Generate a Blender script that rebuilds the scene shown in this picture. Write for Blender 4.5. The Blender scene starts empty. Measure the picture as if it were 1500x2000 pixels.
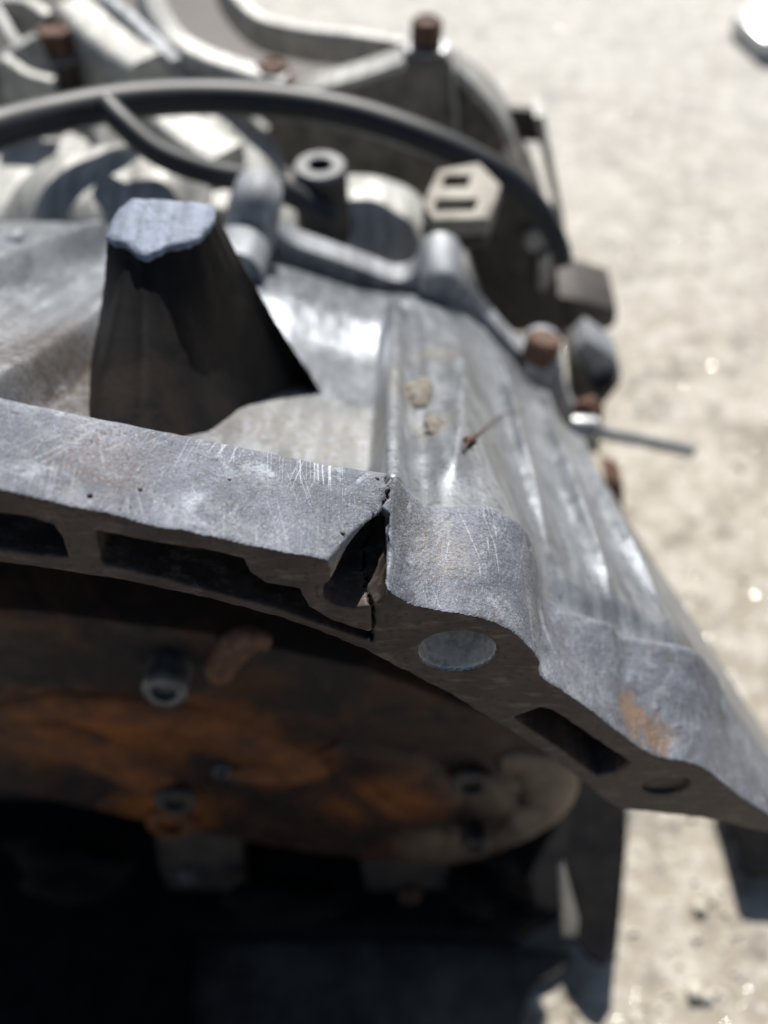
import bpy, bmesh, math, random
import numpy as np
from mathutils import Vector, noise as mnoise
from mathutils.geometry import tessellate_polygon

random.seed(7); np.random.seed(7)
scn = bpy.context.scene
MM = 0.001
# ------------------------------------------------------------------ camera
PITCH = math.radians(52.0)
FPX = 1900.0                                   # focal length in photo pixels (photo is 1500 x 2000)
CAM = np.array([0.0, -76.3, 133.3])            # mm; origin = in front of the open bolt hole, on the machined face
FW = np.array([0, math.cos(PITCH), -math.sin(PITCH)])
UP = np.array([0, math.sin(PITCH), math.cos(PITCH)])
cam = bpy.data.cameras.new('camera'); camo = bpy.data.objects.new('camera', cam)
scn.collection.objects.link(camo)
camo.location = CAM * MM
camo.rotation_euler = (math.pi / 2 - PITCH, 0, 0)
cam.sensor_fit = 'VERTICAL'; cam.sensor_height = 36.0; cam.sensor_width = 27.0
cam.lens = FPX / 2000 * 36
cam.clip_start = 0.005; cam.clip_end = 200
cam.dof.use_dof = True; cam.dof.focus_distance = 0.147; cam.dof.aperture_fstop = 11.0
scn.camera = camo
# ------------------------------------------------------------------ light
SUN = Vector((0.09, 1.0, 1.02)).normalized()  # towards the sun: behind the casting, a touch right
elev = math.asin(SUN.z); azim = math.atan2(SUN.x, SUN.y)
w = bpy.data.worlds.new('World'); scn.world = w; w.use_nodes = True
nt = w.node_tree; nt.nodes.clear()
sky = nt.nodes.new('ShaderNodeTexSky'); sky.sky_type = 'NISHITA'; sky.sun_disc = False
sky.sun_elevation = elev; sky.sun_rotation = azim; sky.dust_density = 1.0; sky.air_density = 1.0
bg = nt.nodes.new('ShaderNodeBackground'); bg.inputs[1].default_value = 0.05
out = nt.nodes.new('ShaderNodeOutputWorld')
nt.links.new(sky.outputs[0], bg.inputs[0]); nt.links.new(bg.outputs[0], out.inputs[0])
sl = bpy.data.lights.new('sun', 'SUN'); sl.energy = 5.0; sl.angle = math.radians(0.5); sl.color = (1, 0.965, 0.91)
so = bpy.data.objects.new('sun', sl); scn.collection.objects.link(so)
so.rotation_euler = SUN.to_track_quat('Z', 'Y').to_euler(); so.location = (0, 1, 2)
scn.view_settings.view_transform = 'Standard'; scn.view_settings.look = 'None'
scn.view_settings.exposure = 0.45; scn.view_settings.gamma = 1
GROUND = -300.0
# ------------------------------------------------------------------ projection helpers (mm)
def ray(px, py):
    return FW + np.array([(px - 750) / FPX, 0, 0]) + UP * ((1000 - py) / FPX)
def atY(px, py, y):
    d = ray(px, py); t = (y - CAM[1]) / d[1]; return CAM + d * t
def atZ(px, py, z):
    d = ray(px, py); t = (z - CAM[2]) / d[2]; return CAM + d * t
def atT(px, py, t): return CAM + ray(px, py) * t
# ------------------------------------------------------------------ object helpers
COL = scn.collection
BASE = {}
def tag(o, label=None, cat=None, group=None, kind=None):
    if label: o['label'] = label
    if cat: o['category'] = cat
    if group: o['group'] = group
    if kind: o['kind'] = kind
    return o
def thing(name, label, cat, loc, group=None):
    o = bpy.data.objects.new(name, None); COL.objects.link(o)
    o.location = np.array(loc) * MM; o.empty_display_size = 0.01
    BASE[o.name] = np.array(loc, float)
    return tag(o, label, cat, group)
def obj(name, verts, faces, mat, parent=None, smooth=True, org=None, normals=None):
    """verts in world mm"""
    v = np.asarray(verts, float)
    if org is None: org = v.mean(0) if parent is None else v.mean(0)
    org = np.asarray(org, float)
    me = bpy.data.meshes.new(name)
    vl = (v - org) * MM
    if isinstance(faces, np.ndarray):
        n, k = faces.shape
        me.vertices.add(len(v)); me.vertices.foreach_set('co', vl.ravel())
        me.loops.add(n * k); me.loops.foreach_set('vertex_index', faces.ravel().astype(np.int32))
        me.polygons.add(n); me.polygons.foreach_set('loop_start', np.arange(0, n * k, k, dtype=np.int32))
        me.update(calc_edges=True); me.validate()
    else:
        me.from_pydata([tuple(p) for p in vl], [], faces); me.update()
    if smooth: me.polygons.foreach_set('use_smooth', np.ones(len(me.polygons), bool))
    if mat: me.materials.append(mat)
    o = bpy.data.objects.new(name, me); COL.objects.link(o)
    root = np.zeros(3)
    p = parent
    if parent is not None:
        o.parent = parent; root = BASE[parent.name]
    o.location = (org - root) * MM
    BASE[o.name] = org
    return o
def bevel(o, wdt, seg=2, ang=35):
    bm = bmesh.new(); bm.from_mesh(o.data)
    bmesh.ops.remove_doubles(bm, verts=bm.verts, dist=1e-6)
    bmesh.ops.recalc_face_normals(bm, faces=bm.faces)
    es = [e for e in bm.edges if len(e.link_faces) == 2 and e.calc_face_angle(0) > math.radians(ang)]
    bmesh.ops.bevel(bm, geom=es, offset=wdt * MM, segments=seg, affect='EDGES', profile=0.5, clamp_overlap=True)
    bm.to_mesh(o.data); bm.free()
    o.data.polygons.foreach_set('use_smooth', np.ones(len(o.data.polygons), bool))
    try: o.data.set_sharp_from_angle(angle=math.radians(38))
    except Exception: pass
    return o
def prism(name, loop, ext, mat, parent=None, holes=(), bev=0.6):
    """closed 3-D planar loop (mm) swept along ext (mm)"""
    loops = [[Vector(p) for p in loop]] + [[Vector(p) for p in h] for h in holes]
    flat = [p for l in loops for p in l]; n = len(flat)
    tris = tessellate_polygon(loops)
    V = [tuple(p) for p in flat] + [tuple(p + Vector(ext)) for p in flat]
    F = [tuple(t) for t in tris] + [tuple(n + i for i in reversed(t)) for t in tris]
    b = 0
    for l in loops:
        m = len(l)
        for i in range(m):
            a, c = b + i, b + (i + 1) % m
            F.append((a, c, c + n, a + n))
        b += m
    o = obj(name, V, F, mat, parent, smooth=False)
    bm = bmesh.new(); bm.from_mesh(o.data); bmesh.ops.recalc_face_normals(bm, faces=bm.faces)
    bmesh.ops.dissolve_limit(bm, angle_limit=0.01, verts=bm.verts, edges=bm.edges)
    bm.to_mesh(o.data); bm.free()
    if bev: bevel(o, bev)
    return o
def pY(pts, y): return [atY(a, b, y) for a, b in pts]
def pZ(pts, z): return [atZ(a, b, z) for a, b in pts]
def lathe(name, base, axis, prof, mat, parent=None, n=40, smooth=True, sharp=35):
    """prof: list of (radius, height along axis)"""
    ax = Vector(axis).normalized(); q = ax.to_track_quat('Z', 'Y'); base = Vector(base)
    V, F = [], []
    for r, h in prof:
        for i in range(n):
            a = 2 * math.pi * i / n
            V.append(tuple(base + q @ Vector((r * math.cos(a), r * math.sin(a), h))))
    m = len(prof)
    for j in range(m - 1):
        for i in range(n):
            k = (i + 1) % n
            F.append((j * n + i, j * n + k, (j + 1) * n + k, (j + 1) * n + i))
    F.append(tuple(reversed(range(n)))); F.append(tuple((m - 1) * n + i for i in range(n)))
    o = obj(name, V, F, mat, parent, smooth)
    if n <= 8: bevel(o, 0.5, 2, 25)
    else:
        try: o.data.set_sharp_from_angle(angle=math.radians(sharp))
        except Exception: pass
    return o
def catmull(pts, n=10):
    P = [np.array(p, float) for p in pts]; P = [2 * P[0] - P[1]] + P + [2 * P[-1] - P[-2]]; R = []
    for i in range(1, len(P) - 2):
        for k in range(n):
            t = k / n; a, b, c, d = P[i - 1:i + 3]
            R.append(0.5 * (2 * b + (c - a) * t + (2 * a - 5 * b + 4 * c - d) * t * t + (3 * b - a - 3 * c + d) * t ** 3))
    R.append(P[-2]); return R
def sweep(name, path, section, mat, parent=None, up=(0, 0, 1), scale=None):
    """section: list of (side, up) offsets in mm swept along path"""
    path = [Vector(p) for p in path]; V, F = [], []; m = len(section)
    for i, p in enumerate(path):
        t = (path[min(i + 1, len(path) - 1)] - path[max(i - 1, 0)]).normalized()
        s = t.cross(Vector(up)).normalized(); u = s.cross(t).normalized()
        k = 1 if scale is None else scale[i]
        for a, b in section: V.append(tuple(p + s * a * k + u * b * k))
    for i in range(len(path) - 1):
        for j in range(m):
            k = (j + 1) % m
            F.append((i * m + j, i * m + k, (i + 1) * m + k, (i + 1) * m + j))
    F.append(tuple(reversed(range(m)))); F.append(tuple((len(path) - 1) * m + j for j in range(m)))
    o = obj(name, V, F, mat, parent)
    bm = bmesh.new(); bm.from_mesh(o.data); bmesh.ops.recalc_face_normals(bm, faces=bm.faces); bm.to_mesh(o.data); bm.free()
    try: o.data.set_sharp_from_angle(angle=math.radians(50))
    except Exception: pass
    return o
def circ(r, n=20, ry=None): return [(r * math.cos(2 * math.pi * i / n), (ry or r) * math.sin(2 * math.pi * i / n)) for i in range(n)]
def rect(a, b, r=0.8, n=4):
    R = []
    for cx, cy, a0 in ((a - r, b - r, 0), (-a + r, b - r, 90), (-a + r, -b + r, 180), (a - r, -b + r, 270)):
        for k in range(n + 1):
            an = math.radians(a0 + 90 * k / n); R.append((cx + r * math.cos(an), cy + r * math.sin(an)))
    return R
# ------------------------------------------------------------------ materials
class NM:
    def __init__(s, name):
        s.m = bpy.data.materials.new(name); s.m.use_nodes = True; s.t = s.m.node_tree
        s.b = s.t.nodes['Principled BSDF']; s.geo = s.t.nodes.new('ShaderNodeNewGeometry')
        s.P = s.geo.outputs['Position']; s.bumps = []
    def lk(s, a, b): s.t.links.new(a, b)
    def mapping(s, scale=(1, 1, 1), rot=(0, 0, 0), loc=(0, 0, 0)):
        n = s.t.nodes.new('ShaderNodeMapping'); n.inputs['Scale'].default_value = scale
        n.inputs['Rotation'].default_value = rot; n.inputs['Location'].default_value = loc
        s.lk(s.P, n.inputs[0]); return n.outputs[0]
    def noise(s, scale, detail=4, rough=0.55, vec=None, dist=0.0):
        n = s.t.nodes.new('ShaderNodeTexNoise'); n.inputs['Scale'].default_value = scale
        n.inputs['Detail'].default_value = detail; n.inputs['Roughness'].default_value = rough
        n.inputs['Distortion'].default_value = dist
        s.lk(vec or s.P, n.inputs['Vector']); return n.outputs[0]
    def voro(s, scale, vec=None, feature='F1', rnd=1.0, out='Distance'):
        n = s.t.nodes.new('ShaderNodeTexVoronoi'); n.feature = feature; n.inputs['Scale'].default_value = scale
        n.inputs['Randomness'].default_value = rnd
        s.lk(vec or s.P, n.inputs['Vector']); return n.outputs[out]
    def ramp(s, f, stops):
        n = s.t.nodes.new('ShaderNodeValToRGB'); e = n.color_ramp.elements
        while len(e) < len(stops): e.new(0.5)
        for el, (p, c) in zip(e, stops):
            el.position = p; el.color = (c, c, c, 1) if isinstance(c, (int, float)) else (*c, 1)
        s.lk(f, n.inputs[0]); return n.outputs[0]
    def mth(s, op, a, b=None, clamp=False):
        n = s.t.nodes.new('ShaderNodeMath'); n.operation = op; n.use_clamp = clamp
        for i, v in enumerate((a, b)):
            if v is None: continue
            if isinstance(v, (int, float)): n.inputs[i].default_value = v
            else: s.lk(v, n.inputs[i])
        return n.outputs[0]
    def mix(s, f, a, b):
        n = s.t.nodes.new('ShaderNodeMix'); n.data_type = 'RGBA'
        for i, v in ((0, f), (6, a), (7, b)):
            if isinstance(v, (int, float)): n.inputs[i].default_value = v
            elif isinstance(v, tuple): n.inputs[i].default_value = (*v, 1)
            else: s.lk(v, n.inputs[i])
        return n.outputs[2]
    def sep(s, vec=None):
        n = s.t.nodes.new('ShaderNodeSeparateXYZ'); s.lk(vec or s.P, n.inputs[0]); return n.outputs
    def blob(s, c, r, wob=0.5):
        """soft mask round a world point (mm), edge broken by noise"""
        n = s.t.nodes.new('ShaderNodeVectorMath'); n.operation = 'DISTANCE'
        s.lk(s.P, n.inputs[0]); n.inputs[1].default_value = tuple(np.array(c) * MM)
        d = s.mth('DIVIDE', n.outputs['Value'], r * MM)
        k = s.mth('MULTIPLY', s.mth('SUBTRACT', s.noise(420, 8, 0.75), 0.5), wob * 4)
        return s.ramp(s.mth('ADD', d, k), [(0.35, 1.0), (1.0, 0.0)])
    def bump(s, h, strength, dist):
        n = s.t.nodes.new('ShaderNodeBump'); n.inputs['Strength'].default_value = strength
        n.inputs['Distance'].default_value = dist * MM
        s.lk(h, n.inputs['Height'])
        if s.bumps: s.lk(s.bumps[-1], n.inputs['Normal'])
        s.bumps.append(n.outputs[0])
    def fin(s, color=None, rough=None, metal=None, spec=None):
        for k, v in (('Base Color', color), ('Roughness', rough), ('Metallic', metal), ('Specular IOR Level', spec)):
            if v is None: continue
            if isinstance(v, (int, float)): s.b.inputs[k].default_value = v
            elif isinstance(v, tuple): s.b.inputs[k].default_value = (*v, 1)
            else: s.lk(v, s.b.inputs[k])
        if s.bumps: s.lk(s.bumps[-1], s.b.inputs['Normal'])
        return s.m

def scratches(n, scale, stretch, rot, width, mask_scale=90, cover=0.52, wob=0.12):
    """hair-thin, nearly straight scratch lines: level lines of a strongly stretched noise, broken up by two masks"""
    v0 = n.mapping(rot=rot)
    mp = n.t.nodes.new('ShaderNodeMapping'); mp.inputs['Scale'].default_value = stretch
    n.lk(v0, mp.inputs[0])
    f = n.noise(scale, 1, 0.4, mp.outputs[0], wob)
    line = n.ramp(n.mth('ABSOLUTE', n.mth('SUBTRACT', f, 0.5)), [(0.0, 1.0), (width, 0.0)])
    m = n.ramp(n.noise(mask_scale, 4, 0.6, n.mapping(loc=(scale, 0, 1))), [(cover, 0.0), (cover + 0.08, 1.0)])
    return n.mth('MULTIPLY', line, m)

def yback(x): return np.interp(x, [-60, 0, 16, 24, 60, 110], [16, 20.5, 22.5, 23, 23, 23])
def unback(px, py):
    y = 20.0
    for _ in range(6):
        p = atY(px, py, y); y = float(yback(p[0]))
    return p

def rim_material():
    n = NM('oxidised_aluminium_rim')
    big = n.noise(55, 5, 0.6); mid = n.noise(260, 6, 0.65); fine = n.noise(1500, 5, 0.7); grain = n.noise(4200, 3, 0.6)
    base = n.mix(n.ramp(big, [(0.38, 0.0), (0.62, 1.0)]), (0.118, 0.130, 0.158), (0.228, 0.246, 0.288))
    base = n.mix(n.ramp(mid, [(0.5, 0.0), (0.7, 0.55)]), base, (0.34, 0.355, 0.385))
    base = n.mix(n.ramp(n.noise(900, 4, 0.7), [(0.36, 0.75), (0.48, 0.0)]), base, (0.13, 0.125, 0.13))
    # white oxide bloom and brown grime with a shape of their own
    bloom = n.mth('MULTIPLY', n.ramp(n.noise(120, 5, 0.7, None, 0.8), [(0.57, 0), (0.66, 1)]), n.ramp(mid, [(0.40, 0.2), (0.6, 1)]))
    base = n.mix(n.mth('MULTIPLY', bloom, 0.75), base, (0.46, 0.50, 0.56))
    brown = n.mth('MULTIPLY', n.ramp(n.noise(75, 5, 0.7, n.mapping(loc=(3, 1, 2))), [(0.55, 0), (0.68, 1)]), n.ramp(fine, [(0.4, 0.15), (0.65, 1)]))
    base = n.mix(n.mth('MULTIPLY', brown, 0.7), base, (0.13, 0.10, 0.088))
    lb = n.mth('MULTIPLY', n.blob(atY(200, 900, 9), 9, 0.5), n.ramp(fine, [(0.42, 0), (0.6, 0.7)]))
    base = n.mix(lb, base, (0.15, 0.105, 0.085))
    rust = n.mth('ADD', n.blob(atY(1225, 1395, 6), 6), n.blob(atY(1275, 1440, 4), 5), True)
    base = n.mix(n.mth('MULTIPLY', rust, n.ramp(fine, [(0.35, 0.2), (0.6, 0.9)])), base, (0.36, 0.20, 0.075))
    tan = n.blob(atY(830, 1080, 12), 9)
    base = n.mix(n.mth('MULTIPLY', tan, n.ramp(fine, [(0.4, 0.0), (0.62, 0.6)])), base, (0.36, 0.31, 0.25))
    spots = n.ramp(n.voro(330), [(0.05, 1.0), (0.11, 0.0)])
    spots = n.mth('MULTIPLY', spots, n.ramp(n.noise(140, 2), [(0.5, 0), (0.6, 1)]))
    base = n.mix(n.mth('MULTIPLY', spots, 0.85), base, (0.035, 0.025, 0.02))
    s1 = scratches(n, 520, (1.0, 0.020, 0.05), (0, 0, 0.22), 0.020, 100, 0.50)
    s2 = scratches(n, 460, (1.0, 0.018, 0.05), (0, 0, -0.30), 0.019, 95, 0.51)
    s3 = scratches(n, 430, (1.0, 0.016, 0.05), (0, 0, 0.62), 0.018, 90, 0.52)
    s4 = scratches(n, 600, (1.0, 0.030, 0.05), (0, 0, -0.05), 0.020, 80, 0.50, 0.5)
    s = n.mth('MAXIMUM', n.mth('MAXIMUM', s1, s2), n.mth('MAXIMUM', s3, s4))
    worn = n.mth('MAXIMUM', n.mth('MAXIMUM', n.blob(unback(640, 912), 12, 0.4), n.blob(unback(470, 880), 8, 0.4)), n.mth('MAXIMUM', n.blob(atY(925, 1080, 15), 9, 0.4), n.blob(atY(780, 980, 17), 4, 0.4)))
    base = n.mix(n.mth('MULTIPLY', s, n.mth('ADD', n.mth('MULTIPLY', worn, 0.42), 0.20)), base, (0.72, 0.75, 0.80))
    pit = n.ramp(n.noise(2400, 3, 0.6), [(0.36, 1.0), (0.44, 0.0)])
    base = n.mix(n.mth('MULTIPLY', pit, 0.55), base, (0.085, 0.085, 0.095))
    glit = n.ramp(n.noise(2900, 2, 0.5, n.mapping(loc=(4, 4, 1))), [(0.62, 0.0), (0.70, 1.0)])
    base = n.mix(n.mth('MULTIPLY', glit, 0.45), base, (0.50, 0.52, 0.56))
    rough = n.ramp(mid, [(0.3, 0.52), (0.7, 0.66)])
    n.bump(mid, 0.4, 0.45); n.bump(fine, 0.9, 0.34); n.bump(n.noise(2400, 3, 0.6), 0.8, 0.12); n.bump(grain, 0.5, 0.05)
    return n.fin(base, rough, 0.4, 0.4)

def shell_material(name='cast_aluminium', dirt=True, tint=(0.165, 0.176, 0.192), met=0.65, rough=(0.30, 0.46)):
    n = NM(name)
    big = n.noise(32, 5, 0.6); mid = n.noise(200, 6, 0.65); fine = n.noise(1100, 5, 0.7)
    t2 = tuple(c * 1.5 for c in tint)
    base = n.mix(n.ramp(big, [(0.36, 0.0), (0.62, 1.0)]), tint, t2)
    streak = n.noise(300, 4, 0.6, n.mapping(scale=(1, 0.10, 0.3)))
    base = n.mix(n.ramp(streak, [(0.46, 0.0), (0.60, 0.6)]), base, tuple(c * 2.4 for c in tint))
    base = n.mix(n.ramp(n.noise(620, 4, 0.7), [(0.34, 0.6), (0.46, 0.0)]), base, tuple(c * 0.4 for c in tint))
    if dirt:
        # tan grit settled in the pan, black grime at its left end
        pan = n.blob(onH(600, 840), 30, 0.35)
        spk = n.ramp(n.noise(900, 5, 0.75), [(0.44, 0.0), (0.60, 0.9)])
        base = n.mix(n.mth('MULTIPLY', pan, spk), base, (0.25, 0.22, 0.17))
        dk = n.ramp(n.voro(420), [(0.10, 1.0), (0.22, 0.0)])
        dk = n.mth('MULTIPLY', dk, n.ramp(n.noise(190, 3), [(0.48, 0), (0.58, 1)]))
        base = n.mix(n.mth('MULTIPLY', n.mth('MULTIPLY', dk, pan), 0.9), base, (0.05, 0.04, 0.03))
        grime = n.mth('MAXIMUM', n.blob(onH(150, 760), 36, 0.35), n.blob(onH(300, 800), 22, 0.3))
        gs = n.ramp(n.noise(500, 6, 0.75, n.mapping(scale=(1, 0.5, 1), rot=(0, 0, 0.6))), [(0.40, 1.0), (0.62, 0.62)])
        gr = n.mth('MULTIPLY', grime, gs)
        base = n.mix(gr, base, (0.055, 0.042, 0.034))
        tanpatch = n.mth('MAXIMUM', n.blob(onH(850, 690), 9, 0.6), n.blob(onH(850, 830), 7, 0.6))
        base = n.mix(n.mth('MULTIPLY', tanpatch, n.ramp(n.noise(700, 5, 0.7), [(0.42, 0.0), (0.58, 0.85)])), base, (0.32, 0.28, 0.22))
        warm = n.blob(onH(745, 780), 15, 0.2)
        base = n.mix(n.mth('MULTIPLY', warm, 0.35), base, (0.24, 0.215, 0.17))
        met_s = n.mth('SUBTRACT', met, n.mth('MULTIPLY', n.mth('ADD', gr, n.mth('MULTIPLY', pan, 0.5), True), met))
        r = n.mix(n.mth('ADD', gr, n.mth('MULTIPLY', pan, 0.5), True), n.ramp(mid, [(0.3, rough[0]), (0.7, rough[1])]), (0.8, 0.8, 0.8))
    else:
        met_s = met; r = n.ramp(mid, [(0.3, rough[0]), (0.7, rough[1])])
    s1 = scratches(n, 500, (1.0, 0.07, 0.3), (0, 0, 0.1), 0.014, 80, 0.50)
    base = n.mix(n.mth('MULTIPLY', s1, 0.5), base, tuple(min(0.8, c * 3) for c in tint))
    n.bump(streak, 0.25, 0.5); n.bump(mid, 0.3, 0.5); n.bump(fine, 0.7, 0.26)
    return n.fin(base, r, met_s, 0.5)

def face_material():
    n = NM('oily_machined_face')
    big = n.noise(90, 6, 0.65); st = n.noise(420, 6, 0.7, n.mapping(scale=(0.35, 1, 1), rot=(0, 0.5, 0)))
    base = n.mix(n.ramp(big, [(0.4, 0), (0.62, 1)]), (0.040, 0.030, 0.026), (0.080, 0.062, 0.054))
    base = n.mix(n.ramp(st, [(0.52, 0), (0.68, 0.7)]), base, (0.17, 0.14, 0.12))
    base = n.mix(n.ramp(n.noise(700, 5, 0.7), [(0.36, 0.8), (0.48, 0)]), base, (0.025, 0.02, 0.02))
    n.bump(st, 0.4, 0.25); n.bump(n.noise(2000, 4), 0.3, 0.06)
    return n.fin(base, n.ramp(big, [(0.3, 0.5), (0.7, 0.75)]), 0.15, 0.35)

def simple(name, c1, c2, rough, metal=0.0, scale=200, bumpd=0.3, c3=None, spec=0.5):
    n = NM(name)
    f = n.noise(scale, 6, 0.65)
    base = n.mix(n.ramp(f, [(0.38, 0), (0.62, 1)]), c1, c2)
    if c3: base = n.mix(n.ramp(n.noise(scale * 0.45, 6, 0.7, n.mapping(loc=(1, 2, 3))), [(0.50, 0), (0.62, 0.9)]), base, c3)
    if bumpd: n.bump(f, 0.4, bumpd); n.bump(n.noise(scale * 6, 4), 0.4, bumpd * 0.3)
    return n.fin(base, rough, metal, spec)

def ground_material():
    n = NM('concrete')
    big = n.noise(9, 5, 0.6); mid = n.noise(60, 7, 0.7); fine = n.noise(420, 5, 0.7)
    base = n.mix(n.ramp(big, [(0.36, 0), (0.64, 1)]), (0.30, 0.255, 0.195), (0.42, 0.375, 0.305))
    base = n.mix(n.ramp(mid, [(0.46, 0), (0.58, 0.85)]), base, (0.56, 0.52, 0.455))
    base = n.mix(n.ramp(n.noise(38, 6, 0.65, n.mapping(loc=(5, 2, 0))), [(0.36, 0.85), (0.48, 0)]), base, (0.22, 0.195, 0.16))
    dk = n.mth('MULTIPLY', n.ramp(n.voro(46), [(0.10, 1), (0.26, 0)]), n.ramp(n.noise(21, 2), [(0.52, 0), (0.6, 1)]))
    base = n.mix(n.mth('MULTIPLY', dk, 0.6), base, (0.13, 0.12, 0.11))
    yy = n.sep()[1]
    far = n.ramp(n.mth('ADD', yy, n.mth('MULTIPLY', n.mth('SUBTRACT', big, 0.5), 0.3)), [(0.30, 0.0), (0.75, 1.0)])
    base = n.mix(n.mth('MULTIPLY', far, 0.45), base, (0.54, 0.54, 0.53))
    sp_ = n.mth('MULTIPLY', n.ramp(n.voro(150), [(0.12, 1), (0.24, 0)]), n.ramp(n.noise(70, 3), [(0.48, 0), (0.56, 1)]))
    base = n.mix(n.mth('MULTIPLY', sp_, 0.75), base, (0.16, 0.145, 0.13))
    lt = n.mth('MULTIPLY', n.ramp(n.voro(120, n.mapping(loc=(3, 3, 0))), [(0.14, 1), (0.26, 0)]), n.ramp(n.noise(60, 3, 0.5, n.mapping(loc=(7, 1, 0))), [(0.48, 0), (0.56, 1)]))
    base = n.mix(n.mth('MULTIPLY', lt, 0.8), base, (0.72, 0.70, 0.66))
    n.bump(mid, 0.6, 3.0); n.bump(fine, 0.6, 0.9)
    return n.fin(base, n.ramp(fine, [(0.35, 0.45), (0.6, 0.85)]), 0.0, 0.4)

# ------------------------------------------------------------------ upper surface of the casting as a height function H(x,y)
def lerp(a, b, t): return a + (b - a) * t
def sstep(a, b, x):
    t = np.clip((x - a) / (b - a), 0, 1); return t * t * (3 - 2 * t)
PX0 = [-220, -60, -31, -8, 2, 8, 21, 25, 29, 45, 63, 79, 93, 110, 160]
PZ0 = [52, 26, 16, 9, 9, 8, 5, -4, -17, -29, -39, -68, -90, -118, -200]
PX1 = [-220, -80, -31, -8, 2, 15, 26, 52, 69, 80, 160]
PZ1 = [-40, -52, -66, -76, -78, -78, -84, -114, -134, -150, -270]
def smooth1(xs, X, Z, r=3.0):
    acc = 0
    for k in (-1.0, -0.5, 0, 0.5, 1.0): acc = acc + np.interp(xs + k * r, X, Z)
    return acc / 5
XSY = ([0, 23, 60, 80, 100, 126, 150, 170, 195], [130, 128, 119, 102, 83, 72, 62, 52, 46])
def H0(x, y):
    t = np.clip((y - 23) / 157.0, -0.1, 1.6)
    h = lerp(smooth1(x, PX0, PZ0), smooth1(x, PX1, PZ1, 5), t)
    xs = np.interp(y, *XSY)
    e = x - xs
    h = h - 2.6 * np.where(e > 4, e, np.where(e < -4, 0, (e + 4) ** 2 / 16))
    return h
def segd(x, y, pts):
    """distance to a polyline + running parameter"""
    best = np.full(np.shape(x), 1e9); par = np.zeros(np.shape(x)); n = len(pts) - 1
    side = np.zeros(np.shape(x))
    for i in range(n):
        ax, ay = pts[i][:2]; bx, by = pts[i + 1][:2]
        dx, dy = bx - ax, by - ay; L = dx * dx + dy * dy
        t = np.clip(((x - ax) * dx + (y - ay) * dy) / L, 0, 1)
        d = np.hypot(x - ax - t * dx, y - ay - t * dy); m = d < best
        best = np.where(m, d, best); par = np.where(m, (i + t) / n, par)
        side = np.where(m, np.sign((x - ax) * dy - (y - ay) * dx), side)
    return best, par, side
def march(px, py, fn, t0=100, t1=520):
    d = ray(px, py); ts = np.linspace(t0, t1, 1500)
    P = CAM[None] + d[None] * ts[:, None]
    below = P[:, 2] < fn(P[:, 0], P[:, 1])
    i = int(np.argmax(below)) if below.any() else len(ts) - 1
    return P[i]
def onB(px, py): return march(px, py, lambda x, y: np.where(y > 24, H0(x, y), -1e3))
PLATEAU = [onB(*p) for p in [(-60, 780), (0, 745), (90, 685), (180, 622), (215, 590), (300, 560)]]
RIDGE = [onB(*p) for p in [(768, 960), (768, 905), (769, 800), (771, 700), (772, 600)]]
RIBS = [[onB(*p) for p in L] for L in (
    [(900, 640), (905, 760), (895, 880), (880, 960)],
    [(945, 650), (985, 760), (1020, 900), (1075, 1090)],
    [(1030, 735), (1080, 870), (1130, 1010), (1205, 1200)],
    [(1085, 790), (1150, 930), (1215, 1060), (1290, 1180)])]
LFOLD = [onB(*p) for p in [(-40, 560), (30, 535), (110, 500), (200, 468)]]
LFOLD2 = [onB(*p) for p in [(-40, 660), (60, 610), (150, 540), (215, 500)]]
def H(x, y):
    x = np.asarray(x, float); y = np.asarray(y, float)
    h = H0(x, y)
    # recessed pan left of the ridge, right of the left ledge
    xr = np.interp(y, [p[1] for p in RIDGE], [p[0] for p in RIDGE])
    xl = np.interp(y, [p[1] for p in PLATEAU], [p[0] for p in PLATEAU])
    left = sstep(-1.5, -5.0, x - xr)
    ledge = sstep(-2.0, 3.5, x - xl)
    back = sstep(150, 120, y)
    pan = left * np.maximum(ledge, 0) * back
    h = h - 9.0 * pan
    d, p, s = segd(x, y, RIDGE); h = h + 4.2 * np.exp(-(d / 2.0) ** 4) - 1.6 * np.exp(-((d - 5.5) / 2.2) ** 2) * (x > xr)
    for L, hh, wd in zip(RIBS, (4.6, 7.5, 7.5, 6.0), (3.6, 3.2, 3.4, 3.2)):
        d, p, s = segd(x, y, L)
        f = np.sin(np.clip(p, 0.02, 0.98) * math.pi) ** 0.5 * sstep(24, 40, y)
        h = h + hh * f * np.exp(-(d / wd) ** 1.35)
    d, p, s = segd(x, y, LFOLD); h = h + 7 * np.exp(-(d / 4.0) ** 2)
    d, p, s = segd(x, y, LFOLD2); h = h - 3.0 * np.exp(-(d / 7) ** 2)
    return h
def onH(px, py): return march(px, py, lambda x, y: np.where(y > 24, H(x, y), -1e3))

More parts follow.
